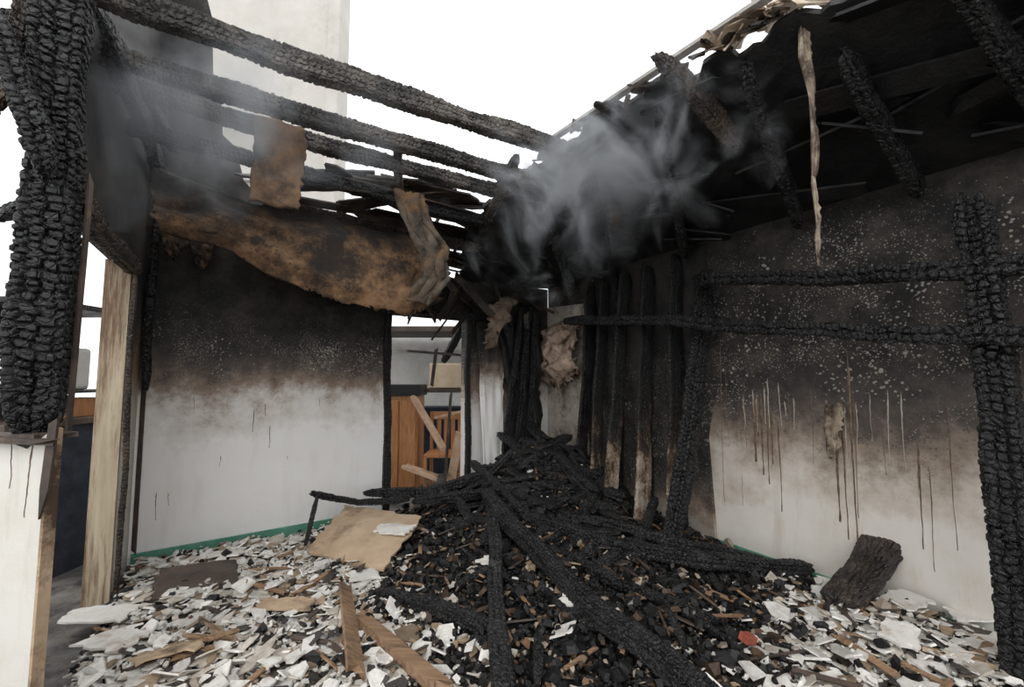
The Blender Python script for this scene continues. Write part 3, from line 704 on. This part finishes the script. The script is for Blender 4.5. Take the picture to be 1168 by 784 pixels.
plank('splintered_plank',(-1.02,2.78,.13),(-.66,1.95,.16),.075,.02,WOOD,seed=7,jag=.05,roll=.5)
plank('splintered_plank',(-.92,2.60,.08),(-.28,1.90,.12),.07,.045,WOOD,seed=8,jag=.05,roll=.1)
plank('splintered_plank',(2.05,2.65,.08),(2.6,2.05,.12),.12,.02,DKB,seed=9,jag=.05)
plank('splintered_plank',(2.0,2.2,.10),(2.5,1.8,.12),.10,.02,TAN,seed=13,jag=.05,roll=.3)
LOGM=mat_char('char_grooved_log',dark=(.008,.006,.0055),lite=(.040,.030,.025),ash=(.12,.085,.065),ashamt=.52)
beam('charred_log_section',[(1.84,2.58,.10),(2.06,2.68,.22),(2.30,2.80,.38)],.20,.10,LOGM,seed=45,cell=.03,amp=.008,res=5,taper=.05,long=4)
bevel(obj('broken_brick',*boxd(-.04,.04,-.025,.025,-.02,.02),mat_simple('red_brick',(.20,.04,.02),(.32,.08,.05),20,.9),loc=(1.14,2.22,.14),rot=(.2,.3,.5)),.006)

# ------------------------------------------------------------ smoke (real volumes)
def smoke(name,loc,size,dens,seed,th=.47,scale=1.6,col=(.86,.90,.96),rot=(0,0,0),width=.2,dist=.9,inner=.1):
    m=bpy.data.materials.new(name+'_volume'); m.use_nodes=True; nt=m.node_tree
    for n_ in list(nt.nodes):
        if n_.type=='BSDF_PRINCIPLED': nt.nodes.remove(n_)
    out=[n_ for n_ in nt.nodes if n_.type=='OUTPUT_MATERIAL'][0]
    L=nt.links.new; N=nt.nodes.new
    tc=N('ShaderNodeTexCoord'); ln=N('ShaderNodeVectorMath'); ln.operation='LENGTH'; L(tc.outputs['Object'],ln.inputs[0])
    fall=N('ShaderNodeMapRange'); fall.inputs[1].default_value=1.0; fall.inputs[2].default_value=inner; L(ln.outputs['Value'],fall.inputs[0])
    mp=N('ShaderNodeMapping'); mp.inputs['Location'].default_value=(seed*3.1,seed,0); mp.inputs['Scale'].default_value=size; L(tc.outputs['Object'],mp.inputs[0])
    no=N('ShaderNodeTexNoise'); no.inputs['Scale'].default_value=scale; no.inputs['Detail'].default_value=5; no.inputs['Distortion'].default_value=dist; no.inputs['Roughness'].default_value=.62
    L(mp.outputs[0],no.inputs['Vector'])
    er=N('ShaderNodeMath'); er.operation='MULTIPLY_ADD'; L(fall.outputs[0],er.inputs[0]); er.inputs[1].default_value=.26; er.inputs[2].default_value=-.20
    sm=N('ShaderNodeMath'); sm.operation='ADD'; L(no.outputs['Fac'],sm.inputs[0]); L(er.outputs[0],sm.inputs[1])
    r=N('ShaderNodeMapRange'); r.inputs[1].default_value=th; r.inputs[2].default_value=th+width; L(sm.outputs[0],r.inputs[0])
    pw=N('ShaderNodeMath');pw.operation='POWER';L(r.outputs[0],pw.inputs[0]);pw.inputs[1].default_value=2.0
    b=N('ShaderNodeMath');b.operation='MULTIPLY';L(pw.outputs[0],b.inputs[0]);b.inputs[1].default_value=dens
    v=N('ShaderNodeVolumePrincipled'); v.inputs['Color'].default_value=(*col,1); L(b.outputs[0],v.inputs['Density'])
    L(v.outputs[0],out.inputs['Volume'])
    bpy.ops.mesh.primitive_ico_sphere_add(subdivisions=3,radius=1,location=loc); ob=bpy.context.object
    ob.name=name; ob.scale=size; ob.rotation_euler=rot; ob.data.materials.append(m); return ob
smoke('smoke_plume',(.56,2.66,2.70),(1.20,.50,.80),11,1,th=.41,scale=2.3,width=.32,dist=1.3,col=(.93,.96,1.0),rot=(0,math.radians(-24),math.radians(-20)))
smoke('smoke_plume',(-1.8,2.25,2.80),(1.4,.6,.65),3.2,2,th=.34,scale=1.8,width=.36,col=(.9,.93,.97))

# ------------------------------------------------------------ light
w=bpy.data.worlds.new('overcast'); sc.world=w; w.use_nodes=True
bg=w.node_tree.nodes['Background']; bg.inputs[0].default_value=(.955,.98,1,1); bg.inputs[1].default_value=1.65
sl=bpy.data.lights.new('overcast_sun','SUN'); sl.energy=1.15; sl.angle=math.radians(50); sl.color=(1,.99,.97)
so=bpy.data.objects.new('overcast_sun',sl); sc.collection.objects.link(so); so.rotation_euler=(math.radians(48),0,math.radians(-8))

cam=bpy.data.cameras.new('camera'); co=bpy.data.objects.new('camera',cam); sc.collection.objects.link(co)
cam.sensor_width=36; cam.lens=500/1168*36; cam.clip_start=.05
co.location=(0,0,1.4); co.rotation_euler=(math.radians(90+4.35),0,0)
sc.camera=co
